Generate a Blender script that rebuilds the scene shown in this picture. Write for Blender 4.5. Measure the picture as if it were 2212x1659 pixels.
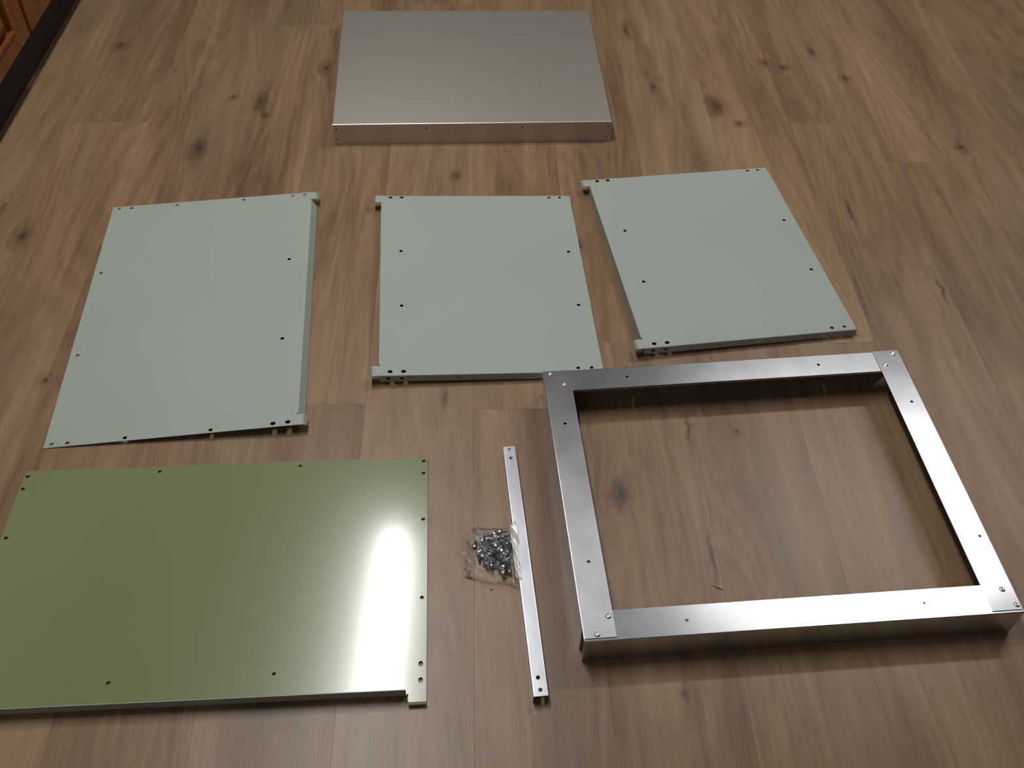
import bpy, bmesh, math, random
from mathutils import Vector, Matrix
from mathutils.geometry import delaunay_2d_cdt

scene = bpy.context.scene
for o in list(bpy.data.objects):
    bpy.data.objects.remove(o)
COL = scene.collection

# ------------------------------------------------------------------ camera
CAM_H = 1.2184
PITCH, ROLL, FPX = 0.83015, 0.03243, 2115.67
cam_data = bpy.data.cameras.new('camera')
cam_data.sensor_width = 36.0
cam_data.lens = FPX / 2212 * 36.0
cam_data.clip_start = 0.02
cam = bpy.data.objects.new('camera', cam_data)
COL.objects.link(cam)
fw = Vector((0, math.cos(PITCH), -math.sin(PITCH)))
up = Vector((0, math.sin(PITCH), math.cos(PITCH)))
rt = Vector((1, 0, 0))
r2 = rt * math.cos(ROLL) + up * math.sin(ROLL)
u2 = -rt * math.sin(ROLL) + up * math.cos(ROLL)
M = Matrix((r2, u2, -fw)).transposed().to_4x4()
M.translation = Vector((0, 0, CAM_H))
cam.matrix_world = M
scene.camera = cam

# ------------------------------------------------------------------ world, exposure
world = bpy.data.worlds.new('world')
scene.world = world
world.use_nodes = True
world.node_tree.nodes['Background'].inputs[0].default_value = (0.9, 0.95, 1.0, 1)
world.node_tree.nodes['Background'].inputs[1].default_value = 0.02
vs = scene.view_settings
vs.view_transform = 'Standard'
vs.look = 'None'
vs.exposure = 0.14
vs.gamma = 1.0
vs.use_curve_mapping = False
scene.cycles.use_denoising = True
scene.cycles.max_bounces = 5
scene.cycles.diffuse_bounces = 3
scene.cycles.glossy_bounces = 3
scene.cycles.sample_clamp_indirect = 0.0

LAMP_TUBE = 105.0      # emission of the ceiling fixtures' diffusers
LAMP_WIDE = 52.0
LAMP_BACK = 15.0
CEIL = 2.42

# ------------------------------------------------------------------ helpers
ANG = 0.05164                       # the boards run a little askew to the camera
CA, SA = math.cos(ANG), math.sin(ANG)


def tag(o, label=None, cat=None, group=None, kind=None):
    if label: o['label'] = label
    if cat: o['category'] = cat
    if group: o['group'] = group
    if kind: o['kind'] = kind
    return o


def empty(name, loc, rotz=0.0):
    o = bpy.data.objects.new(name, None)
    o.empty_display_size = 0.05
    COL.objects.link(o)
    o.location = loc
    o.rotation_euler = (0, 0, rotz)
    return o


def link(name, me, parent=None):
    o = bpy.data.objects.new(name, me)
    COL.objects.link(o)
    if parent is not None:
        o.parent = parent
    return o


def box_mesh(name, lo, hi, mat, bevel=0.0, seg=1):
    bm = bmesh.new()
    bmesh.ops.create_cube(bm, size=1.0)
    for v in bm.verts:
        for i in range(3):
            v.co[i] = lo[i] if v.co[i] < 0 else hi[i]
    if bevel > 0:
        bmesh.ops.bevel(bm, geom=list(bm.edges), offset=bevel, segments=seg, affect='EDGES', profile=0.6)
    me = bpy.data.meshes.new(name)
    bm.to_mesh(me)
    bm.free()
    me.materials.append(mat)
    return me


def inside(pt, poly):
    x, y = pt
    c = False
    n = len(poly)
    for i in range(n):
        x1, y1 = poly[i]
        x2, y2 = poly[(i + 1) % n]
        if (y1 > y) != (y2 > y) and x < (x2 - x1) * (y - y1) / (y2 - y1) + x1:
            c = not c
    return c


def ellipse(x, y, rx, ry, n=14):
    return [(x + rx * math.cos(2 * math.pi * k / n), y + ry * math.sin(2 * math.pi * k / n)) for k in range(n)]


def sheet(name, outline, holes, mapf, t, mats, parent, lines=(), origin=(0, 0, 0), label=None):
    """A sheet-metal blank with punched holes, folded by mapf(x, y, depth).
    mats = (outer face, inner face); lines = extra fold lines ((x0,y0),(x1,y1))."""
    pts, edges, hp = [], [], []
    for loop in [outline] + [ellipse(*h) for h in holes]:
        b = len(pts)
        pts += [Vector(q) for q in loop]
        edges += [(b + k, b + (k + 1) % len(loop)) for k in range(len(loop))]
    hp = [ellipse(*h) for h in holes]
    for a, c in lines:
        b = len(pts)
        pts += [Vector(a), Vector(c)]
        edges.append((b, b + 1))
    V, Ed, F, *_ = delaunay_2d_cdt(pts, edges, [], 0, 1e-6)
    tris = []
    for f in F:
        cx = sum(V[i].x for i in f) / len(f)
        cy = sum(V[i].y for i in f) / len(f)
        if not inside((cx, cy), outline):
            continue
        if any(inside((cx, cy), h) for h in hp):
            continue
        tris.append(list(f))
    n = len(V)
    used = sorted({i for f in tris for i in f})
    ix = {v: k for k, v in enumerate(used)}
    m = len(used)
    og = Vector(origin)
    verts = [Vector(mapf(V[i].x, V[i].y, 0.0)) - og for i in used] + \
            [Vector(mapf(V[i].x, V[i].y, t)) - og for i in used]
    uv = [(V[i].x, V[i].y) for i in used] * 2
    faces, mi = [], []
    ec = {}
    for f in tris:
        g = [ix[i] for i in f]
        faces.append(g); mi.append(0)
        faces.append([k + m for k in reversed(g)]); mi.append(1)
        for k in range(3):
            e = (g[k], g[(k + 1) % 3])
            ec[e] = ec.get(e, 0) + 1
    for (a, b) in list(ec):
        if (b, a) not in ec:
            faces.append([b, a, a + m, b + m]); mi.append(0)
    me = bpy.data.meshes.new(name)
    me.from_pydata(verts, [], faces)
    for mt in mats:
        me.materials.append(mt)
    me.polygons.foreach_set('material_index', mi)
    ul = me.uv_layers.new(name='UVMap')
    for lp in me.loops:
        ul.data[lp.index].uv = uv[lp.vertex_index]
    me.update()
    o = link(name, me, parent)
    if label:
        o['label'] = label
    return o


def quad_map(quad, w, l):
    NL, NR, FR, FL = [Vector(q) for q in quad]

    def f(x, y, z):
        s, t = x / w, y / l
        p = NL * ((1 - s) * (1 - t)) + NR * (s * (1 - t)) + FR * (s * t) + FL * ((1 - s) * t)
        return Vector((p.x, p.y, p.z + z))
    return f


def fold(a, r, angle=math.pi / 2):
    """distance a past a fold line -> (outward, downward, out-normal components) of a bend of radius r"""
    arc = r * angle
    if a <= 0:
        return -(-a) if a < 0 else 0.0, 0.0, 0.0
    th = min(a / r, angle)
    out = r * math.sin(th)
    down = r * (1 - math.cos(th))
    ex = max(0.0, a - arc)
    return out + ex * math.cos(th), down + ex * math.sin(th), th


# ------------------------------------------------------------------ materials
def new_mat(name):
    m = bpy.data.materials.new(name)
    m.use_nodes = True
    nt = m.node_tree
    bs = nt.nodes['Principled BSDF']
    return m, nt, bs


def N(nt, kind, **kw):
    n = nt.nodes.new(kind)
    for k, v in kw.items():
        if k.startswith('i_'):
            n.inputs[k[2:].replace('_', ' ')].default_value = v
        else:
            setattr(n, k, v)
    return n


def math_node(nt, op, a, b=None, clamp=False):
    n = nt.nodes.new('ShaderNodeMath')
    n.operation = op
    n.use_clamp = clamp
    for i, x in enumerate((a, b)):
        if x is None: continue
        if isinstance(x, (int, float)):
            n.inputs[i].default_value = x
        else:
            nt.links.new(x, n.inputs[i])
    return n.outputs[0]


def ramp(nt, fac, stops):
    n = nt.nodes.new('ShaderNodeValToRGB')
    el = n.color_ramp.elements
    while len(el) < len(stops):
        el.new(0.5)
    for e, (p, c) in zip(el, stops):
        e.position = p
        e.color = (*c, 1)
    nt.links.new(fac, n.inputs[0])
    return n.outputs[0]


def mix(nt, fac, a, b, blend='MIX'):
    n = nt.nodes.new('ShaderNodeMix')
    n.data_type = 'RGBA'
    n.blend_type = blend
    for s, x in ((0, fac), (6, a), (7, b)):
        if isinstance(x, (int, float)):
            n.inputs[s].default_value = x
        elif isinstance(x, tuple):
            n.inputs[s].default_value = (*x, 1)
        else:
            nt.links.new(x, n.inputs[s])
    return n.outputs[2]


def mapping(nt, vec, scale, loc=(0, 0, 0)):
    n = nt.nodes.new('ShaderNodeMapping')
    n.inputs['Scale'].default_value = scale
    n.inputs['Location'].default_value = loc
    nt.links.new(vec, n.inputs['Vector'])
    return n.outputs[0]


def noise(nt, vec, scale=1.0, detail=3.0, rough=0.5, dist=0.0):
    n = nt.nodes.new('ShaderNodeTexNoise')
    n.inputs['Scale'].default_value = scale
    n.inputs['Detail'].default_value = detail
    n.inputs['Roughness'].default_value = rough
    n.inputs['Distortion'].default_value = dist
    nt.links.new(vec, n.inputs['Vector'])
    return n.outputs[0]


def bump(nt, bs, height, strength, dist=0.001):
    n = nt.nodes.new('ShaderNodeBump')
    n.inputs['Strength'].default_value = strength
    n.inputs['Distance'].default_value = dist
    nt.links.new(height, n.inputs['Height'])
    nt.links.new(n.outputs[0], bs.inputs['Normal'])


# knots of the boards: (across, along, half width, half length) in the floor's own frame, metres
KNOTS = [(-0.859, 2.230, .010, .015), (-0.874, 1.505, .012, .020), (-0.355, 2.128, .010, .016), (-0.470, 1.931, .006, .009),
         (-0.551, 2.001, .006, .008), (-0.592, 1.800, .014, .030), (-0.488, 1.985, .009, .030), (0.379, 2.322, .007, .026),
         (0.416, 2.053, .008, .014), (0.551, 1.971, .012, .022), (0.741, 2.146, .010, .012), (0.700, 2.165, .008, .010),
         (0.880, 2.095, .008, .013), (1.065, 1.811, .009, .013), (0.219, 0.885, .015, .020), (0.341, 1.010, .0035, .034),
         (-0.043, 1.702, .006, .008), (0.197, 1.476, .009, .018), (0.759, 1.585, .0035, .030), (0.590, 1.900, .006, .008),
         (0.419, 1.007, .005, .006), (0.340, 0.770, .0025, .026), (-0.720, 1.128, .006, .006), (0.830, 2.220, .006, .022),
         (0.870, 1.345, .003, .026), (-0.055, 1.085, .003, .018), (0.270, 0.560, .004, .006), (0.090, 1.850, .006, .020)]


def wood_floor_mat(floor_obj):
    m, nt, bs = new_mat('oak_vinyl_plank')
    tc = N(nt, 'ShaderNodeTexCoord')
    tc.object = floor_obj
    P = tc.outputs['Object']
    info = N(nt, 'ShaderNodeObjectInfo')
    rnd = info.outputs['Random']
    # ragged outlines for the knots
    nz = N(nt, 'ShaderNodeTexNoise')
    nz.inputs['Scale'].default_value = 45.0
    nz.inputs['Detail'].default_value = 2.0
    nt.links.new(P, nz.inputs['Vector'])
    wob = N(nt, 'ShaderNodeVectorMath', operation='MULTIPLY_ADD')
    nt.links.new(nz.outputs['Color'], wob.inputs[0])
    wob.inputs[1].default_value = (0.016, 0.020, 0)
    nt.links.new(P, wob.inputs[2])
    PK = wob.outputs[0]
    ring = None
    for (ku, kv, su, sv) in KNOTS:
        d = N(nt, 'ShaderNodeVectorMath', operation='MULTIPLY_ADD')
        nt.links.new(PK, d.inputs[0])
        d.inputs[1].default_value = (1 / su, 1 / sv, 0)
        d.inputs[2].default_value = (-(ku + 0.008) / su, -(kv + 0.010) / sv, 0)
        ln = N(nt, 'ShaderNodeVectorMath', operation='LENGTH')
        nt.links.new(d.outputs[0], ln.inputs[0])
        e = math_node(nt, 'POWER', 0.46, ln.outputs['Value'])
        ring = e if ring is None else math_node(nt, 'MAXIMUM', ring, e)
    # shift each board's grain
    off = N(nt, 'ShaderNodeCombineXYZ')
    nt.links.new(math_node(nt, 'MULTIPLY', rnd, 31.7), off.inputs[0])
    nt.links.new(math_node(nt, 'MULTIPLY', rnd, 17.3), off.inputs[1])
    nt.links.new(math_node(nt, 'MULTIPLY', ring, 0.20), off.inputs[2])
    Q = N(nt, 'ShaderNodeVectorMath', operation='ADD')
    nt.links.new(P, Q.inputs[0]); nt.links.new(off.outputs[0], Q.inputs[1])
    Q = Q.outputs[0]
    wide = noise(nt, mapping(nt, Q, (6, 1.1, 3)), 1.0, 2.0, 0.5, 0.5)
    bands = noise(nt, mapping(nt, Q, (17, 1.4, 6)), 1.0, 4.0, 0.6, 0.7)
    grain = noise(nt, mapping(nt, Q, (90, 6.0, 12)), 1.0, 3.0, 0.65, 0.4)
    fine = noise(nt, mapping(nt, Q, (520, 22, 6)), 1.0, 2.0, 0.6)
    low = noise(nt, mapping(nt, Q, (6.5, 0.8, 4.0)), 1.0, 1.2, 0.45, 0.3)
    fld = math_node(nt, 'ADD', low, math_node(nt, 'MULTIPLY', ring, 0.10))
    cont = math_node(nt, 'SINE', math_node(nt, 'MULTIPLY', fld, 115.0))
    t = math_node(nt, 'MULTIPLY', bands, 0.46)
    t = math_node(nt, 'ADD', t, math_node(nt, 'MULTIPLY', grain, 0.20))
    t = math_node(nt, 'ADD', t, math_node(nt, 'MULTIPLY', wide, 0.34))
    t = math_node(nt, 'ADD', t, math_node(nt, 'MULTIPLY', cont, 0.024))
    t = math_node(nt, 'ADD', t, math_node(nt, 'MULTIPLY', math_node(nt, 'SUBTRACT', fine, 0.5), 0.17))
    col = ramp(nt, t, [(0.30, (0.092, 0.054, 0.031)), (0.44, (0.168, 0.104, 0.060)),
                       (0.55, (0.225, 0.144, 0.086)), (0.70, (0.296, 0.199, 0.126))])
    # board to board tone
    tone = ramp(nt, rnd, [(0.0, (0.90, 0.89, 0.88)), (0.35, (1.0, 0.99, 0.97)), (0.7, (0.95, 0.965, 0.96)), (1.0, (1.06, 1.04, 1.0))])
    col = mix(nt, 1.0, col, tone, 'MULTIPLY')
    # greyish and greenish figure, then the dark knots
    gp = math_node(nt, 'MULTIPLY', math_node(nt, 'SUBTRACT', low, 0.53), 3.0, True)
    col = mix(nt, math_node(nt, 'MULTIPLY', gp, 0.6), col, (0.150, 0.112, 0.076))
    kd = math_node(nt, 'MULTIPLY', math_node(nt, 'SUBTRACT', ring, 0.08), 1.2, True)
    col = mix(nt, kd, col, (0.052, 0.031, 0.022))
    nt.links.new(col, bs.inputs['Base Color'])
    rg = math_node(nt, 'ADD', math_node(nt, 'MULTIPLY', grain, 0.10), 0.34)
    nt.links.new(rg, bs.inputs['Roughness'])
    bs.inputs['Specular IOR Level'].default_value = 0.36
    pores = noise(nt, mapping(nt, P, (260, 9, 1)), 1.0, 2.0, 0.6)
    bump(nt, bs, pores, 0.07, 0.0006)
    return m


def paint_mat(name, col, rough, spec=0.5, coat=0.0, coat_rough=0.1, peel=0.04, peel_scale=900.0):
    m, nt, bs = new_mat(name)
    tc = N(nt, 'ShaderNodeTexCoord')
    v = noise(nt, mapping(nt, tc.outputs['Object'], (3, 3, 3)), 1.0, 2.0)
    c = mix(nt, v, tuple(x * 0.95 for x in col), tuple(x * 1.05 for x in col))
    nt.links.new(c, bs.inputs['Base Color'])
    bs.inputs['Roughness'].default_value = rough
    bs.inputs['Specular IOR Level'].default_value = spec
    bs.inputs['Coat Weight'].default_value = coat
    bs.inputs['Coat Roughness'].default_value = coat_rough
    if peel:
        bump(nt, bs, noise(nt, mapping(nt, tc.outputs['Object'], (peel_scale,) * 3), 1.0, 1.0), peel, 0.0002)
    return m


def metal_mat(name, col, rough, aniso=0.0, streak=0.06, stretch=(6, 500, 1), blotch=0.08, metallic=1.0):
    m, nt, bs = new_mat(name)
    tc = N(nt, 'ShaderNodeTexCoord')
    st = noise(nt, mapping(nt, tc.outputs['UV'], stretch), 1.0, 3.0, 0.6)
    bl = noise(nt, mapping(nt, tc.outputs['Object'], (18, 18, 18)), 1.0, 3.0, 0.6)
    c = mix(nt, st, tuple(x * (1 - streak) for x in col), tuple(min(1, x * (1 + streak)) for x in col))
    c = mix(nt, math_node(nt, 'MULTIPLY', bl, blotch * 2), c, tuple(x * 0.8 for x in col))
    nt.links.new(c, bs.inputs['Base Color'])
    bs.inputs['Metallic'].default_value = metallic
    r = math_node(nt, 'ADD', math_node(nt, 'MULTIPLY', bl, blotch), rough - blotch / 2)
    nt.links.new(r, bs.inputs['Roughness'])
    if aniso:
        bs.inputs['Anisotropic'].default_value = aniso
        bs.inputs['Anisotropic Rotation'].default_value = 0.25
        tg = N(nt, 'ShaderNodeTangent', direction_type='UV_MAP')
        tg.uv_map = 'UVMap'
        nt.links.new(tg.outputs[0], bs.inputs['Tangent'])
    bump(nt, bs, st, 0.03, 0.0002)
    return m


def plain_mat(name, col, rough=0.6, metallic=0.0, spec=0.5):
    m, nt, bs = new_mat(name)
    tc = N(nt, 'ShaderNodeTexCoord')
    v = noise(nt, mapping(nt, tc.outputs['Object'], (9, 9, 9)), 1.0, 3.0)
    nt.links.new(mix(nt, v, tuple(x * 0.94 for x in col), tuple(x * 1.06 for x in col)), bs.inputs['Base Color'])
    bs.inputs['Roughness'].default_value = rough
    bs.inputs['Metallic'].default_value = metallic
    bs.inputs['Specular IOR Level'].default_value = spec
    return m


def cabinet_mat():
    m, nt, bs = new_mat('orange_oak')
    tc = N(nt, 'ShaderNodeTexCoord')
    g = noise(nt, mapping(nt, tc.outputs['Object'], (60, 60, 4)), 1.0, 4.0, 0.6, 0.6)
    nt.links.new(ramp(nt, g, [(0.3, (0.115, 0.034, 0.007)), (0.7, (0.19, 0.066, 0.017))]), bs.inputs['Base Color'])
    bs.inputs['Roughness'].default_value = 0.33
    return m


def film_mat():
    m, nt, bs = new_mat('clear_film')
    nt.nodes.remove(bs)
    out = nt.nodes['Material Output']
    tr = N(nt, 'ShaderNodeBsdfTransparent'); tr.inputs[0].default_value = (0.985, 0.985, 0.98, 1)
    gl = N(nt, 'ShaderNodeBsdfGlossy'); gl.inputs['Roughness'].default_value = 0.12
    gl.inputs['Color'].default_value = (1, 1, 1, 1)
    fr = N(nt, 'ShaderNodeFresnel'); fr.inputs['IOR'].default_value = 1.22
    tc = N(nt, 'ShaderNodeTexCoord')
    wr = noise(nt, mapping(nt, tc.outputs['Object'], (120, 120, 120)), 1.0, 3.0, 0.55, 1.2)
    bp = N(nt, 'ShaderNodeBump'); bp.inputs['Strength'].default_value = 0.5; bp.inputs['Distance'].default_value = 0.003
    nt.links.new(wr, bp.inputs['Height'])
    nt.links.new(bp.outputs[0], gl.inputs['Normal'])
    nt.links.new(bp.outputs[0], fr.inputs['Normal'])
    mx = N(nt, 'ShaderNodeMixShader')
    nt.links.new(math_node(nt, 'MULTIPLY', fr.outputs[0], 1.0), mx.inputs[0])
    nt.links.new(tr.outputs[0], mx.inputs[1]); nt.links.new(gl.outputs[0], mx.inputs[2])
    nt.links.new(mx.outputs[0], out.inputs['Surface'])
    return m


def haze_film_mat():
    m, nt, bs = new_mat('cloudy_film_strip')
    nt.nodes.remove(bs)
    out = nt.nodes['Material Output']
    tr = N(nt, 'ShaderNodeBsdfTransparent'); tr.inputs[0].default_value = (0.95, 0.95, 0.94, 1)
    df = N(nt, 'ShaderNodeBsdfDiffuse'); df.inputs[0].default_value = (0.62, 0.60, 0.57, 1)
    gl = N(nt, 'ShaderNodeBsdfGlossy'); gl.inputs['Roughness'].default_value = 0.25
    m1 = N(nt, 'ShaderNodeMixShader'); m1.inputs[0].default_value = 0.32
    m2 = N(nt, 'ShaderNodeMixShader'); m2.inputs[0].default_value = 0.07
    nt.links.new(tr.outputs[0], m1.inputs[1]); nt.links.new(df.outputs[0], m1.inputs[2])
    nt.links.new(m1.outputs[0], m2.inputs[1]); nt.links.new(gl.outputs[0], m2.inputs[2])
    nt.links.new(m2.outputs[0], out.inputs['Surface'])
    return m


def emit_mat(name, col, strength):
    m, nt, bs = new_mat(name)
    bs.inputs['Base Color'].default_value = (0.8, 0.8, 0.8, 1)
    bs.inputs['Emission Color'].default_value = (*col, 1)
    bs.inputs['Emission Strength'].default_value = strength
    return m


MAT_GREY = paint_mat('sage_grey_paint', (0.282, 0.318, 0.282), 0.50, 0.35)
MAT_GREEN = paint_mat('olive_primer_gloss', (0.168, 0.190, 0.095), 0.22, 0.38, 0.75, 0.12, peel=0.0)
MAT_LIP = paint_mat('thin_paint_over_primer', (0.20, 0.225, 0.165), 0.45, 0.4)
MAT_FRAME = metal_mat('galvanised_frame', (0.64, 0.655, 0.69), 0.24, 0.25, 0.05, (6, 500, 1), 0.05)
MAT_LID = metal_mat('mill_aluminium_lid', (0.555, 0.515, 0.46), 0.44, 0.4, 0.04, (8, 400, 1), 0.0, 1.0)
MAT_BAR = metal_mat('bright_zinc_bar', (0.72, 0.75, 0.80), 0.27, 0.3)
MAT_SCREW = plain_mat('blue_zinc_screw', (0.40, 0.46, 0.54), 0.27, 1.0)
MAT_RIVET = plain_mat('rivet_aluminium', (0.72, 0.72, 0.73), 0.28, 1.0)
MAT_WALL = plain_mat('wall_paint', (0.24, 0.21, 0.175), 0.8)
MAT_WALL_FAR = plain_mat('wall_paint_darkened', (0.20, 0.172, 0.140), 0.8)  # unseen far wall, room paint darkened to dim its reflection in the lid
MAT_CEIL = plain_mat('ceiling_paint', (0.22, 0.21, 0.195), 0.9)
MAT_SUB = plain_mat('dark_subfloor', (0.04, 0.028, 0.02), 0.9)
MAT_CAB = cabinet_mat()
MAT_TOE = plain_mat('toe_kick_dark', (0.018, 0.008, 0.0035), 0.8)
MAT_FILM = film_mat()
MAT_STRIP = haze_film_mat()
MAT_SPLINTER = plain_mat('splinter_wood', (0.30, 0.14, 0.055), 0.7)
MAT_CRUMB = plain_mat('pale_crumb', (0.55, 0.48, 0.42), 0.8)
MAT_SPECK = plain_mat('dark_crumb', (0.06, 0.035, 0.025), 0.8)
MAT_WHITE = plain_mat('white_enamel', (0.75, 0.75, 0.73), 0.4)

# ------------------------------------------------------------------ the room
U0, U1, V0, V1 = -1.58, 2.75, -1.5, 4.3        # room extents in the floor's frame
PW, PL, SEAM0 = 0.178, 1.28, -0.1853
TH = 0.004

floor = link('floor', box_mesh('floor', (U0, V0, -0.03), (U1, V1, -TH), MAT_SUB))
floor.rotation_euler = (0, 0, ANG)
tag(floor, 'brown oak-look plank floor with dark knots under the sheet metal parts', kind='structure')
MAT_WOOD = wood_floor_mat(floor)

JOINT = {1: 1.057, -3: 1.478, -4: 1.899, 5: 1.904, 6: 1.755, -2: 2.334, -5: 1.611}
rng = random.Random(11)
plank_cache = {}
k0 = math.floor((U0 - SEAM0) / PW)
k1 = math.ceil((U1 - SEAM0) / PW)
for k in range(k0, k1):
    a = max(SEAM0 + k * PW, U0)
    b = min(SEAM0 + (k + 1) * PW, U1)
    j = JOINT.get(k, rng.uniform(2.45, 2.45 + 0.42) if k in (0, 2, 3, 4, -1) else rng.uniform(0, PL))
    if k in (0, -1):
        j = 2.45 + 0.1 * k
    v = j - PL * math.ceil((j - V0) / PL)
    while v < V1:
        c, d = max(v, V0), min(v + PL, V1)
        v += PL
        if d - c < 0.02: continue
        key = (round(b - a, 4), round(d - c, 4))
        if key not in plank_cache:
            g = 0.00006
            w, l = (b - a) / 2 - g, (d - c) / 2 - g
            plank_cache[key] = box_mesh('plank', (-w, -l, -TH + 0.0002), (w, l, 0), MAT_WOOD, 0.00015, 1)
        o = link('plank', plank_cache[key], floor)
        o.location = ((a + b) / 2, (c + d) / 2, 0)


def room_box(name, lo, hi, mat):
    o = link(name, box_mesh(name, lo, hi, mat))
    o.rotation_euler = (0, 0, ANG)
    return tag(o, kind='structure')


room_box('wall_left', (U0 - 0.1, V0 - 0.1, -0.03), (U0, V1 + 0.1, CEIL), MAT_WALL)
room_box('wall_right', (U1, V0 - 0.1, -0.03), (U1 + 0.1, V1 + 0.1, CEIL), MAT_WALL)
room_box('wall_far', (U0, V1, -0.03), (U1, V1 + 0.1, CEIL), MAT_WALL_FAR)
room_box('wall_near', (U0, V0 - 0.1, -0.03), (U1, V0, CEIL), MAT_WALL)
room_box('ceiling', (U0 - 0.1, V0 - 0.1, CEIL), (U1 + 0.1, V1 + 0.1, CEIL + 0.08), MAT_CEIL)


# ceiling fixtures
def fixture(x, y, lx, ly, strength, label):
    t = empty('ceiling_light', (x, y, CEIL), 0)
    tag(t, label, 'ceiling light')
    link('housing', box_mesh('housing', (-lx / 2 - 0.012, -ly / 2 - 0.012, -0.022), (lx / 2 + 0.012, ly / 2 + 0.012, -0.0005), MAT_WHITE, 0.004), t)
    link('diffuser', box_mesh('diffuser', (-lx / 2, -ly / 2, -0.055), (lx / 2, ly / 2, -0.0225),
                              emit_mat('lamp_diffuser', (1.0, 0.985, 0.965), 3.0)), t)
    ld = bpy.data.lights.new('lamp', 'AREA')
    ld.shape = 'RECTANGLE'
    ld.size, ld.size_y = lx, ly
    ld.color = (1.0, 0.985, 0.965)
    ld.energy = strength * math.pi * lx * ly
    lo = link('lamp', ld, t)
    lo.location = (0, 0, -0.058)
    return t


fixture(-0.480, 1.61, 0.075, 1.52, LAMP_TUBE, 'long narrow fluorescent ceiling light above the green panel')
fixture(1.50, 2.44, 1.22, 0.12, LAMP_WIDE, 'long narrow fluorescent ceiling light above the floor on the right')


fixture(-0.90, -0.95, 1.22, 0.09, LAMP_BACK, 'long narrow fluorescent ceiling light near the wall behind the camera')


# ------------------------------------------------------------------ cabinet in the far left corner
def door(parent, v0, v1, z0, z1):
    u_b, u_f, st, rl = -1.0, -0.982, 0.068, 0.042
    bm = bmesh.new()

    def bx(lo, hi):
        r = bmesh.ops.create_cube(bm, size=1.0)
        for q in r['verts']:
            for i in range(3):
                q.co[i] = lo[i] if q.co[i] < 0 else hi[i]
    bx((u_b, v0, z0), (u_f, v0 + st, z1))
    bx((u_b, v1 - st, z0), (u_f, v1, z1))
    bx((u_b, v0 + st, z0), (u_f, v1 - st, z0 + rl))
    bx((u_b, v0 + st, z1 - rl), (u_f, v1 - st, z1))
    me = bpy.data.meshes.new('door')
    bm.to_mesh(me); bm.free()
    me.materials.append(MAT_CAB)
    d = link('door', me, parent)
    # raised centre panel with sloping edges
    a0, a1, b0, b1 = v0 + st, v1 - st, z0 + rl, z1 - rl
    s = 0.030
    ul, uh = u_b + 0.004, u_f - 0.001
    vs_ = [(ul, a0, b0), (ul, a1, b0), (ul, a1, b1), (ul, a0, b1),
           (uh, a0 + s, b0 + s), (uh, a1 - s, b0 + s), (uh, a1 - s, b1 - s), (uh, a0 + s, b1 - s)]
    fs = [(0, 1, 5, 4), (1, 2, 6, 5), (2, 3, 7, 6), (3, 0, 4, 7), (4, 5, 6, 7), (3, 2, 1, 0)]
    pm = bpy.data.meshes.new('door_panel')
    pm.from_pydata(vs_, [], fs)
    pm.materials.append(MAT_CAB)
    link('door_panel', pm, d)
    # rounded bead along the inside of the frame that catches the light
    bd = box_mesh('bead', (u_f - 0.006, a0, b0 - 0.004), (u_f + 0.003, a1, b0 + 0.004), MAT_CAB, 0.002, 2)
    link('bead', bd, d)
    return d


cab = empty('base_cabinet', (0, 0, 0), ANG)
tag(cab, 'orange oak base cabinet with panelled doors and dark toe kick in the corner', 'cabinet')
link('body', box_mesh('body', (U0 + 0.003, 1.50, 0.115), (-1.0005, 2.62, 0.88), MAT_CAB, 0.001), cab)
link('toe_kick', box_mesh('toe_kick', (U0 + 0.003, 1.50, 0.001), (-1.027, 2.62, 0.1145), MAT_TOE), cab)
door(cab, 1.512, 2.052, 0.121, 0.86)
door(cab, 2.068, 2.608, 0.121, 0.86)


# ------------------------------------------------------------------ painted sheet-metal panels
T = 0.0009          # sheet thickness


def base_of(quad):
    return Vector((sum(q[0] for q in quad) / 4, sum(q[1] for q in quad) / 4, 0))


def face_map(qm):
    return lambda x, y, d: qm(x, y, -d)


def edge_fold(qm, side, at, r, angle, sign=-1):
    """flange past a fold line. side: 'y-','y+','x-','x+'; blank coords run (along, distance past fold)"""
    def f(x, y, d):
        out, down, th = fold(y, r, angle)
        # the second skin lies on the inner side of the bend
        out -= d * math.sin(th)
        down += d * math.cos(th)
        if side == 'y-': return qm(x, at - out, sign * down)
        if side == 'y+': return qm(x, at + out, sign * down)
        if side == 'x-': return qm(at - out, x, sign * down)
        return qm(at + out, x, sign * down)
    return f


def flange(name, parent, qm, org, side, at, a0, a1, depth, holes=(), r=0.0016, angle=math.pi / 2, mats=None, sign=-1, label=None):
    flip = side in ('y+', 'x-')       # keep the outer skin facing outwards
    n = 6
    arc = r * angle
    lines = [((a0, arc * k / n), (a1, arc * k / n)) for k in range(1, n + 1)]
    o = sheet(name, [(a0, 0), (a1, 0), (a1, depth), (a0, depth)], list(holes),
              edge_fold(qm, side, at, r, angle, sign), T, mats, parent, lines, org, label)
    bm = bmesh.new(); bm.from_mesh(o.data)
    bmesh.ops.recalc_face_normals(bm, faces=list(bm.faces))
    bm.to_mesh(o.data); bm.free()
    return o


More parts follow.
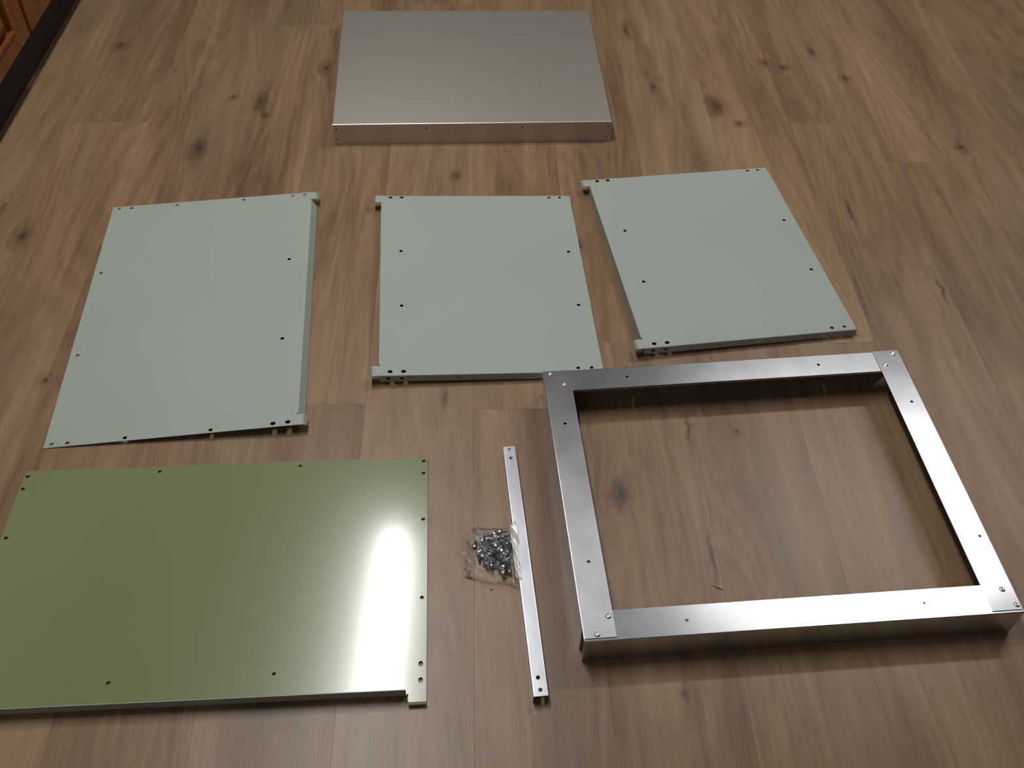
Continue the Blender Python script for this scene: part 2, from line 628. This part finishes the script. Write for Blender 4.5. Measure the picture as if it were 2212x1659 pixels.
def side_panel(quad, label, hidden_end=False):
    w, l = 0.385, 0.490
    qm = quad_map(quad, w, l)
    org = base_of(quad)
    t = empty('side_panel', org)
    tag(t, label, 'metal panel', 'sage grey side panels')
    tb = 0.0115
    r = 0.0016
    outline = [(0, r), (0, 0.0225), (-tb, 0.0225), (-tb, 0.0)]
    outline = [(-tb, 0.0), (0.0, 0.0), (0.0, r), (w, r), (w, l - r), (0, l - r), (0, l), (-tb, l),
               (-tb, 0.4685), (0.0015, 0.4685), (0.0015, 0.4665), (0, 0.4665), (0, 0.0245), (0.0015, 0.0245), (0.0015, 0.0225), (-tb, 0.0225)]
    a, b = 0.0034, 0.0031
    big = (0.0043, 0.0036)
    holes = [(0.0185, 0.0092, *big), (0.0415, 0.0092, *big), (0.0180, l - 0.0065, *big), (0.0405, l - 0.0065, *big),
             (0.342, 0.0095, a, b), (0.3655, 0.0095, a, b), (0.342, l - 0.0070, a, b), (0.364, l - 0.0070, a, b),
             (0.0385, 0.319, a, b), (0.0389, 0.1693, a, b), (0.362, 0.314, a, b), (0.3625, 0.1652, a, b)]
    MM = (MAT_GREY, MAT_GREEN)
    sheet('face_sheet', outline, holes, face_map(qm), T, MM, t, (), org)
    fz = 0.0155
    fh = [(0.0150, 0.0085, 0.0036, 0.0030), (0.0380, 0.0085, 0.0036, 0.0030), (0.1350, 0.0085, 0.0016, 0.0016),
          (0.2600, 0.0085, 0.0016, 0.0016), (0.3440, 0.0085, 0.0026, 0.0026), (0.3660, 0.0085, 0.0026, 0.0026)]
    flange('flange', t, qm, org, 'y-', r, 0.0, w, fz, fh, mats=MM)
    flange('flange', t, qm, org, 'y+', l - r, 0.0, w, fz, fh, mats=MM)
    flange('flange', t, qm, org, 'x-', r * 0 + 0.0, 0.0250, 0.4660, quad[0][2] - 0.0012, mats=MM, r=0.0008)
    for y0, y1 in ((0.0, 0.0225), (0.4685, l)):
        flange('tab_lip', t, qm, org, 'x-', -tb, y0, y1, 0.0055, mats=(MAT_LIP, MAT_LIP), r=0.003, angle=0.75,
               label='greenish bent lip at the end of the tab')
    return t


HL, HR = 0.022, 0.0165
side_panel([(-0.2210, 1.1024, HL), (0.1539, 1.1345, HR), (0.1036, 1.6200, HR), (-0.2727, 1.5924, HL)],
           'middle sage grey panel of the three, its corner behind the metal frame')
side_panel([(0.2267, 1.1868, HL), (0.6077, 1.2568, HR), (0.5189, 1.7398, HR), (0.1420, 1.6674, HL)],
           'rightmost sage grey panel lying turned askew beyond the metal frame')


def front_panel_down():
    w, l = 0.394, 0.612
    quad = [(-0.7315, 0.944, 0.0012), (-0.339, 0.9942, 0.019), (-0.414, 1.6006, 0.019), (-0.8031, 1.5531, 0.0012)]
    qm = quad_map(quad, w, l)
    org = base_of(quad)
    t = empty('front_panel', org)
    tag(t, 'leftmost and largest sage grey panel, propped on its right-hand flange', 'metal panel')
    tb = 0.0085
    outline = [(0, 0), (w + tb, 0), (w + tb, 0.0230), (w - 0.0015, 0.0230), (w - 0.0015, 0.0250), (w, 0.0250),
               (w, 0.5870), (w - 0.0015, 0.5870), (w - 0.0015, 0.5890), (w + tb, 0.5890), (w + tb, l), (0, l)]
    a, b = 0.0034, 0.0031
    holes = [(0.0126, 0.6055, a, b), (0.0368, 0.6050, a, b), (0.1267, 0.6040, a, b), (0.259, 0.6040, a, b), (0.3567, 0.6045, 0.0040, 0.0034),
             (0.3801, 0.6050, 0.0040, 0.0034), (0.0123, 0.4132, a, b), (0.0127, 0.2011, a, b), (0.3595, 0.4092, a, b), (0.359, 0.1991, a, b),
             (0.0115, 0.0066, a, b), (0.0358, 0.0063, a, b), (0.1247, 0.0060, a, b), (0.2578, 0.0060, a, b), (0.3554, 0.0073, 0.0044, 0.0036), (0.3788, 0.0077, 0.0044, 0.0036)]
    MM = (MAT_GREY, MAT_GREEN)
    sheet('face_sheet', outline, holes, face_map(qm), T, MM, t, (), org)
    flange('flange', t, qm, org, 'x+', w, 0.0255, 0.5865, 0.0196, mats=MM, r=0.0010, angle=1.08)
    for y0, y1 in ((0.0, 0.0230), (0.5890, l)):
        flange('tab_lip', t, qm, org, 'x+', w + tb, y0, y1, 0.0068, mats=(MAT_LIP, MAT_LIP), r=0.003, angle=0.6,
               label='greenish bent lip at the end of the tab')


front_panel_down()


def front_panel_up():
    w, l = 0.6215, 0.392
    quad = [(-0.7165, 0.5070, 0.0036), (-0.0982, 0.5592, 0.0036), (-0.1281, 0.9500, 0.0036), (-0.7410, 0.8971, 0.0036)]
    qm = quad_map(quad, w, l)
    org = base_of(quad)
    t = empty('front_panel', org)
    tag(t, 'glossy olive green panel lying inside up with a raised near flange', 'metal panel')
    tb = 0.0095
    x0, x1 = 0.0232, 0.5960
    outline = [(0, -tb), (x0, -tb), (x0, 0.0015), (x0 + 0.002, 0.0015), (x0 + 0.002, 0), (x1, 0), (x1, 0.0015), (x1 + 0.002, 0.0015), (x1 + 0.002, -tb),
               (w, -tb), (w, l), (0, l)]
    a = 0.0030
    holes = [(0.0061, 0.3808, a, a), (0.0057, 0.3576, a, a), (0.0075, 0.2694, a, a), (0.0068, 0.135, a, a), (0.0068, 0.0420, a, 0.0038), (0.0068, 0.0190, a, 0.0038),
             (0.2061, 0.3816, 0.0026, 0.0026), (0.4221, 0.3831, 0.0026, 0.0026),
             (0.6150, 0.3836, a, a), (0.6150, 0.36, a, a), (0.6150, 0.2742, a, a), (0.6145, 0.1426, a, a),
             (0.6138, 0.0431, 0.0031, 0.0042), (0.6138, 0.0200, 0.0031, 0.0042), (0.2075, 0.0358, a, a), (0.4208, 0.0381, 0.0026, 0.0026)]
    MM = (MAT_GREEN, MAT_GREY)
    sheet('face_sheet', outline, holes, face_map(qm), T, MM, t, (), org)
    # flange stands up: green inside, grey outside
    def up_map(x, y, d):
        out, rise, th = fold(y, 0.0008, math.pi / 2 - 0.08)
        return qm(x, 0 - out + d * math.sin(th), rise - d * math.cos(th))
    lines = [((x0 + 0.0025, 0.00119 * k / 6), (x1 - 0.0005, 0.00119 * k / 6)) for k in range(1, 7)]
    fl = sheet('flange', [(x0 + 0.0025, 0), (x1 - 0.0005, 0), (x1 - 0.0005, 0.0205), (x0 + 0.0025, 0.0205)], [], lambda x, y, d: up_map(x, y, T - d),
               T, (MAT_GREY, MAT_GREY), t, lines, org, 'upright flange with grey painted outer face')
    bm = bmesh.new(); bm.from_mesh(fl.data)
    bmesh.ops.recalc_face_normals(bm, faces=list(bm.faces)); bm.to_mesh(fl.data); bm.free()
    for a0, a1 in ((0, x0), (x1 + 0.002, w)):
        flange('tab_lip', t, qm, org, 'y-', -tb, a0, a1, 0.0065, mats=(MAT_GREEN, MAT_GREEN), r=0.003, angle=0.55, sign=1,
               label='creased bent lip at the end of the tab')


front_panel_up()


# ------------------------------------------------------------------ open metal frame
def metal_frame():
    w, l, H, rw = 0.602, 0.489, 0.055, 0.0445
    quad = [(0.1041, 0.6136, 0), (0.7000, 0.6789, 0), (0.6477, 1.1708, 0), (0.0484, 1.0939, 0)]
    qm = quad_map(quad, w, l)
    org = base_of(quad)
    t = empty('frame_assembly', org)
    tag(t, 'rectangular open frame of bright brushed metal rails riveted at the corners', 'metal frame')
    MM = (MAT_FRAME, MAT_FRAME)
    r, n = 0.0016, 6
    arc = r * math.pi / 2
    a = 0.0025

    def rail(side, a0, a1, z, holes, wall0, wall1, depth):
        """blank: x along the rail, y across: 0..rw on top from the inner edge out, then folded down"""
        flat = rw - r

        def mp(x, y, d):
            out, down, th = fold(y - flat, r)
            if y <= flat:
                pos, dz = y, 0.0
                th = 0.0
            else:
                pos, dz = flat + out, down
            pos -= d * math.sin(th)
            dz += d * math.cos(th)
            zz = z - dz
            if side == 'near': return qm(x, rw - pos, zz)
            if side == 'far': return qm(x, l - rw + pos, zz)
            if side == 'left': return qm(rw - pos, x, zz)
            return qm(w - rw + pos, x, zz)
        e = flat + arc
        outline = [(a0, 0), (a1, 0), (a1, flat), (wall1, flat), (wall1, e + depth), (wall0, e + depth), (wall0, flat), (a0, flat)]
        if abs(wall0 - a0) < 1e-6: outline = [q for k, q in enumerate(outline) if k not in (7, )]
        if abs(wall1 - a1) < 1e-6: outline = [q for k, q in enumerate(outline) if k not in (2, )]
        lines = [((wall0, flat + arc * k / n), (wall1, flat + arc * k / n)) for k in range(0, n + 1)]
        o = sheet('rail', outline, holes, mp, 0.0011, MM, t, lines, org)
        bm = bmesh.new(); bm.from_mesh(o.data)
        bmesh.ops.recalc_face_normals(bm, faces=list(bm.faces)); bm.to_mesh(o.data); bm.free()
        return o
    dw = H - 0.0030
    rail('near', 0.001, w - 0.001, H - 0.0013, [(0.1415, rw - 0.0220, a, a), (0.4699, rw - 0.0238, a * 0.7, a * 0.7)], 0.001, w - 0.001, dw - 0.0011)
    rail('far', 0.001, w - 0.001, H - 0.0013, [(0.1369, 0.467 - l + rw, a, a), (0.4576, 0.467 - l + rw, a, a)], 0.001, w - 0.001, dw - 0.0011)
    rail('left', 0.0045, l - 0.001, H, [(0.3743, rw - 0.023, a, a), (0.1216, rw - 0.0239, a, a)], 0.0180, l - 0.006, dw)
    rail('right', 0.0045, l - 0.001, H, [(0.3749, 0.5833 - w + rw, a, a), (0.1210, 0.5891 - w + rw, a, a)], 0.0085, l - 0.006, dw)
    # rivets: lathe of a shallow dome with a pin hole
    prof = [(0.0, 0.0008), (0.0010, 0.0008), (0.0013, 0.0016), (0.0026, 0.0014), (0.0036, 0.0007), (0.0040, 0.0001)]
    seg = 14
    vs_ = [(0, 0, prof[0][1])]
    fs = []
    for (rr, zz) in prof[1:]:
        vs_ += [(rr * math.cos(2 * math.pi * k / seg), rr * math.sin(2 * math.pi * k / seg), zz) for k in range(seg)]
    for k in range(seg):
        fs.append((0, 1 + k, 1 + (k + 1) % seg))
    for i in range(len(prof) - 2):
        for k in range(seg):
            b0, b1 = 1 + i * seg, 1 + (i + 1) * seg
            fs.append((b0 + k, b1 + k, b1 + (k + 1) % seg, b0 + (k + 1) % seg))
    rm = bpy.data.meshes.new('rivet')
    rm.from_pydata(vs_, [], fs)
    rm.materials.append(MAT_RIVET)
    for p in rm.polygons: p.use_smooth = True
    for x, y in ((0.0122, 0.4815), (0.0323, 0.4564), (0.5896, 0.4800), (0.5688, 0.4562),
                 (0.0379, 0.0352), (0.0191, 0.0095), (0.5850, 0.0356), (0.5950, 0.0115)):
        o = link('rivet', rm, t)
        o.location = qm(x, y, H) - org


metal_frame()


# ------------------------------------------------------------------ folded lid
def lid():
    w, l, H = 0.603, 0.4975, 0.050
    quad = [(-0.3985, 1.7950, 0), (0.1970, 1.8420, 0), (0.1611, 2.3353, 0), (-0.4454, 2.2943, 0)]
    qm0 = quad_map(quad, w, l)
    qm = lambda x, y, z: qm0(x, y, H + z)
    org = base_of(quad)
    t = empty('metal_cover', org)
    tag(t, 'shallow brushed aluminium lid with folded sides, farthest of all the parts', 'metal lid')
    MM = (MAT_LID, MAT_LID)
    r = 0.0022
    sheet('top_sheet', [(0.0012, r), (w - 0.0012, r), (w - 0.0012, l - r), (0.0012, l - r)], [], face_map(qm), T, MM, t, (), org)
    h = 0.0018
    fh = [(0.0075, 0.013, h, h), (0.0080, 0.038, h, h), (0.2010, 0.013, h, h), (0.4080, 0.013, h, h), (0.5955, 0.013, h, h), (0.5950, 0.038, h, h)]
    flange('flange', t, qm, org, 'y-', r, 0.0, w, H + 0.0005, fh, mats=MM, r=r)
    flange('flange', t, qm, org, 'y+', l - r, 0.0, w, H + 0.0005, fh, mats=MM, r=r)
    flange('flange', t, qm, org, 'x-', 0.0012, 0.006, l - 0.006, H - 0.002, mats=MM, r=0.0010)
    flange('flange', t, qm, org, 'x+', w - 0.0012, 0.006, l - 0.006, H - 0.002, mats=MM, r=0.0010)


lid()


# ------------------------------------------------------------------ channel bar
BAR_H = 0.018
bar_far = Vector((-0.0015, 0.9645, 0)); bar_near = Vector((0.0505, 0.5553, 0))
bar_dir = (bar_far - bar_near).normalized()
bar_side = Vector((bar_dir.y, -bar_dir.x, 0))
BAR_L, BAR_W = (bar_far - bar_near).length, 0.0205


def bar_pt(x, y, z):      # x across from the middle, y from the near end
    return bar_near + bar_side * x + bar_dir * y + Vector((0, 0, z))


def bar():
    org = (bar_far + bar_near) / 2
    t = empty('channel_bar', org)
    tag(t, 'slim bright metal channel bar lying beside the bag of screws', 'metal bar')
    r, n = 0.0016, 5
    arc = r * math.pi / 2
    hw = BAR_W / 2
    side = BAR_H - r - 0.0004

    def top_map(x, y, d):
        return bar_pt(x, y, BAR_H - d)
    sheet('top_face', [(-hw + r, 0), (hw - r, 0), (hw - r, BAR_L), (-hw + r, BAR_L)],
          [(0, 0.0085, 0.0027, 0.0030), (-0.001, 0.0255, 0.0027, 0.0030), (0.0005, BAR_L - 0.0230, 0.0027, 0.0027), (0, BAR_L - 0.0055, 0.0027, 0.0027)],
          lambda x, y, d: top_map(x, y, d), T, (MAT_BAR, MAT_BAR), t, (), org)
    for s in (-1, 1):
        def wall_map(x, y, d, s=s):
            out, down, th = fold(y, r)
            out -= d * math.sin(th); down += d * math.cos(th)
            return bar_pt(s * (hw - r + out), x, BAR_H - down)
        o = sheet('side_wall', [(0, 0), (BAR_L, 0), (BAR_L, arc + side), (0, arc + side)], [], wall_map, T, (MAT_BAR, MAT_BAR), t,
                  [((0, arc * k / n), (BAR_L, arc * k / n)) for k in range(1, n + 1)], org)
        bm = bmesh.new(); bm.from_mesh(o.data)
        bmesh.ops.recalc_face_normals(bm, faces=list(bm.faces)); bm.to_mesh(o.data); bm.free()


bar()


# ------------------------------------------------------------------ bag of screws
def screw_mesh():
    bm = bmesh.new()

    def ring(rad, x, n, ph=0.0):
        return [bm.verts.new((x, rad * math.cos(2 * math.pi * k / n + ph), rad * math.sin(2 * math.pi * k / n + ph))) for k in range(n)]

    def bridge(a, b):
        n = len(a)
        for k in range(n):
            bm.faces.new((a[k], a[(k + 1) % n], b[(k + 1) % n], b[k]))
    # hexagonal head
    h0 = ring(0.0026, 0.0, 6); h1 = ring(0.0028, 0.0006, 6); h2 = ring(0.0028, 0.0026, 6)
    bm.faces.new(list(reversed(h0))); bridge(h0, h1); bridge(h1, h2)
    bm.faces.new(h2)
    # washer
    w0 = ring(0.0036, 0.0024, 12); w1 = ring(0.0038, 0.0030, 12); w2 = ring(0.0036, 0.0034, 12)
    bm.faces.new(list(reversed(w0))); bridge(w0, w1); bridge(w1, w2); bm.faces.new(w2)
    # threaded shank with a drill point
    prev = ring(0.0015, 0.0032, 8)
    bm.faces.new(list(reversed(prev)))
    x = 0.0036
    for k in range(7):
        for rad, dx in ((0.0020, 0.0006), (0.0014, 0.0006)):
            x += dx
            c = ring(rad, x, 8); bridge(prev, c); prev = c
    for rad, dx in ((0.0014, 0.0010), (0.0003, 0.0016)):
        x += dx
        c = ring(rad, x, 8); bridge(prev, c); prev = c
    bm.faces.new(prev)
    bmesh.ops.recalc_face_normals(bm, faces=list(bm.faces))
    me = bpy.data.meshes.new('screw')
    bm.to_mesh(me); bm.free()
    me.materials.append(MAT_SCREW)
    return me, x


def seg_dist(p, q, r, s):
    d1, d2, w = q - p, s - r, p - r
    a, b, c = d1.dot(d1), d1.dot(d2), d2.dot(d2)
    d, e = d1.dot(w), d2.dot(w)
    D = a * c - b * b
    sc = 0.0 if D < 1e-12 else max(0, min(1, (b * e - c * d) / D))
    tc_ = max(0, min(1, (b * sc + e) / c))
    sc = max(0, min(1, (b * tc_ - d) / a))
    return ((p + d1 * sc) - (r + d2 * tc_)).length


PILE = [(-0.0450, 0.8060), (0.0040, 0.8100), (0.0070, 0.7760), (0.0060, 0.7360), (-0.0030, 0.7370), (-0.0120, 0.7510), (-0.0360, 0.7530), (-0.0480, 0.7830)]


def screws():
    me, L = screw_mesh()
    rg = random.Random(5)
    placed = []
    layers = [(0.0043, 6000, 0.10), (0.0090, 6000, 0.40), (0.0135, 6000, 0.40), (0.0170, 3000, 0.5)]
    for z, tries, tilt in layers:
        for _ in range(tries):
            x, y = rg.uniform(-0.05, 0.008), rg.uniform(0.735, 0.811)
            if not inside((x, y), PILE): continue
            if z > 0.012 and (x < -0.034 or y < 0.752): continue
            th, ph = rg.uniform(0, 2 * math.pi), rg.uniform(-tilt, tilt)
            d = Vector((math.cos(th) * math.cos(ph), math.sin(th) * math.cos(ph), math.sin(ph)))
            a = Vector((x, y, z)) - d * L * 0.5
            b = a + d * L
            if not (inside((a.x, a.y), PILE) and inside((b.x, b.y), PILE)): continue
            if min(a.z, b.z) < 0.0042 or max(a.z, b.z) > 0.0195: continue
            ok = True
            for (p, q) in placed:
                if seg_dist(a, b, p, q) < 0.0040 or (a - p).length < 0.0060:
                    ok = False; break
                if seg_dist(a, a + d * 0.0035, p, q) < 0.0056 or seg_dist(a, b, p, p + (q - p) * 0.21) < 0.0056:
                    ok = False; break
            if ok:
                placed.append((a, b))
    for a, b in placed:
        o = link('screw', me)
        d = (b - a).normalized()
        o.rotation_mode = 'QUATERNION'
        o.rotation_quaternion = d.to_track_quat('X', 'Z')
        o.location = a
        tag(o, 'small bluish zinc hex-head screw in the clear plastic bag', 'screw', 'zinc screws in the clear bag')
    return len(placed)


N_SCREWS = screws()


def bag():
    org = Vector((-0.025, 0.775, 0))
    t = empty('plastic_bag', org)
    tag(t, 'small clear plastic bag full of screws, its edge lapping the metal bar', 'plastic bag')
    # corners on the floor; the right side climbs onto the bar
    FL, NLc = Vector((-0.0655, 0.8170, 0)), Vector((-0.0640, 0.7380, 0))
    nx, ny = 44, 40
    rg = random.Random(3)
    ph = [(rg.uniform(60, 190), rg.uniform(60, 190), rg.uniform(0, 6.28), rg.uniform(0.4, 1)) for _ in range(7)]

    def right_edge(tv):        # where the film meets the bar's left edge, tv 0 near .. 1 far
        y = 0.7275 + (0.8170 - 0.7275) * tv
        s = (y - bar_near.y) / bar_dir.y
        q = bar_pt(-BAR_W / 2 - 0.0012, s, 0)
        return Vector((q.x, y, 0))

    def film(sv, tv, upper):
        L = NLc.lerp(FL, tv)
        R = right_edge(tv)
        p = L.lerp(R, sv)
        p.y += 0.006 * math.sin(math.pi * tv) * 0 - 0.004 * math.sin(sv * math.pi) * (1 - tv)
        edge = min(1, min(tv, 1 - tv) / 0.13)
        edge = math.sin(edge * math.pi / 2)
        le = min(1, sv / 0.30)
        fill = math.sin(le * math.pi / 2) ** 1.5
        if upper:
            z = 0.0006 + 0.0225 * edge * fill
            # climbs over the bar at the right
            k = max(0, (sv - 0.80) / 0.20)
            z = z * (1 - k) + (BAR_H + 0.0016) * k
            wr = sum(a * math.sin(f * p.x * 2.2 + g * p.y * 2.2 + c) for f, g, c, a in ph) / 7
            z += 0.0026 * wr * (0.12 + edge) * (1 - k)
            return Vector((p.x, p.y, max(z, 0.0005)))
        z = 0.0003 + max(0, (sv - 0.97) / 0.03) * (BAR_H + 0.0005)
        return Vector((p.x, p.y, z))
    vs_, fs = [], []
    for up_ in (0, 1):
        for j in range(ny + 1):
            for i in range(nx + 1):
                vs_.append(film(i / nx, j / ny, up_) - org)
    m = (nx + 1) * (ny + 1)
    for up_ in (0, 1):
        for j in range(ny):
            for i in range(nx):
                a = up_ * m + j * (nx + 1) + i
                f = (a, a + 1, a + nx + 2, a + nx + 1)
                fs.append(f if up_ else f[::-1])
    me = bpy.data.meshes.new('film')
    me.from_pydata(vs_, [], fs)
    me.materials.append(MAT_FILM)
    for p in me.polygons: p.use_smooth = True
    link('film', me, t)
    # the sealed edge of the bag, folded up and lying on the bar
    vs_, fs = [], []
    n, k = 26, 8
    for j in range(n + 1):
        tv = j / n
        base = right_edge(tv)
        for i in range(k + 1):
            q = i / k
            jag = 0.0016 * math.sin(9 * tv + 1.0) + 0.0009 * math.sin(31 * tv)
            x = base.x - 0.003 + (0.0095 + jag) * q * (0.75 + 0.35 * tv)
            y = base.y + 0.008 * q * (tv - 0.3)
            z = BAR_H + 0.0014 + 0.0007 * math.sin(5 * q + 17 * tv) + (0.0012 if i == 0 else 0)
            vs_.append(Vector((x, y, z)) - org)
    for j in range(n):
        for i in range(k):
            a = j * (k + 1) + i
            fs.append((a, a + 1, a + k + 2, a + k + 1))
    me = bpy.data.meshes.new('sealed_edge')
    me.from_pydata(vs_, [], fs)
    me.materials.append(MAT_STRIP)
    for p in me.polygons: p.use_smooth = True
    o = link('sealed_edge', me, t)
    o['label'] = 'cloudy sealed edge of the bag lying on the bar'
    sm = o.modifiers.new('thickness', 'SOLIDIFY'); sm.thickness = 0.0002


bag()


# ------------------------------------------------------------------ bits on the floor
def sliver(name, a, b, wid, mat, label, cat):
    a, b = Vector(a), Vector(b)
    d = b - a
    s = Vector((-d.y, d.x, 0)).normalized() * wid
    org = (a + b) / 2; org.z = 0
    vs_, fs = [], []
    for k, (q, f, z) in enumerate(((0, 0.25, 0.0004), (0.3, 1.0, 0.0010), (0.65, 0.8, 0.0016), (1, 0.15, 0.0008))):
        c = a + d * q + s * (0.5 if k == 1 else 0)
        for (sx, sz) in ((-1, 0), (1, 0), (0.4, 1), (-0.4, 1)):
            vs_.append(c + s * f * sx + Vector((0, 0, z * (0.2 + sz))) - org)
    for k in range(3):
        for j in range(4):
            fs.append((k * 4 + j, k * 4 + (j + 1) % 4, k * 4 + 4 + (j + 1) % 4, k * 4 + 4 + j))
    fs += [(3, 2, 1, 0), (12, 13, 14, 15)]
    me = bpy.data.meshes.new(name)
    me.from_pydata(vs_, [], fs)
    me.materials.append(mat)
    o = link(name, me)
    o.location = org
    return tag(o, label, cat)


sliver('wood_splinter', (0.2925, 0.7386, 0), (0.3094, 0.7302, 0), 0.0007, MAT_SPLINTER, 'thin orange-brown wood splinter on the floor inside the metal frame', 'splinter')
sliver('crumb', (-0.0212, 0.7180, 0), (-0.0180, 0.7186, 0), 0.0012, MAT_SPECK, 'tiny dark crumb on the floor below the bag of screws', 'crumb')
sliver('crumb', (0.0448, 0.5375, 0), (0.0450, 0.5418, 0), 0.0010, MAT_CRUMB, 'tiny pale crumb on the floor below the metal bar', 'crumb')
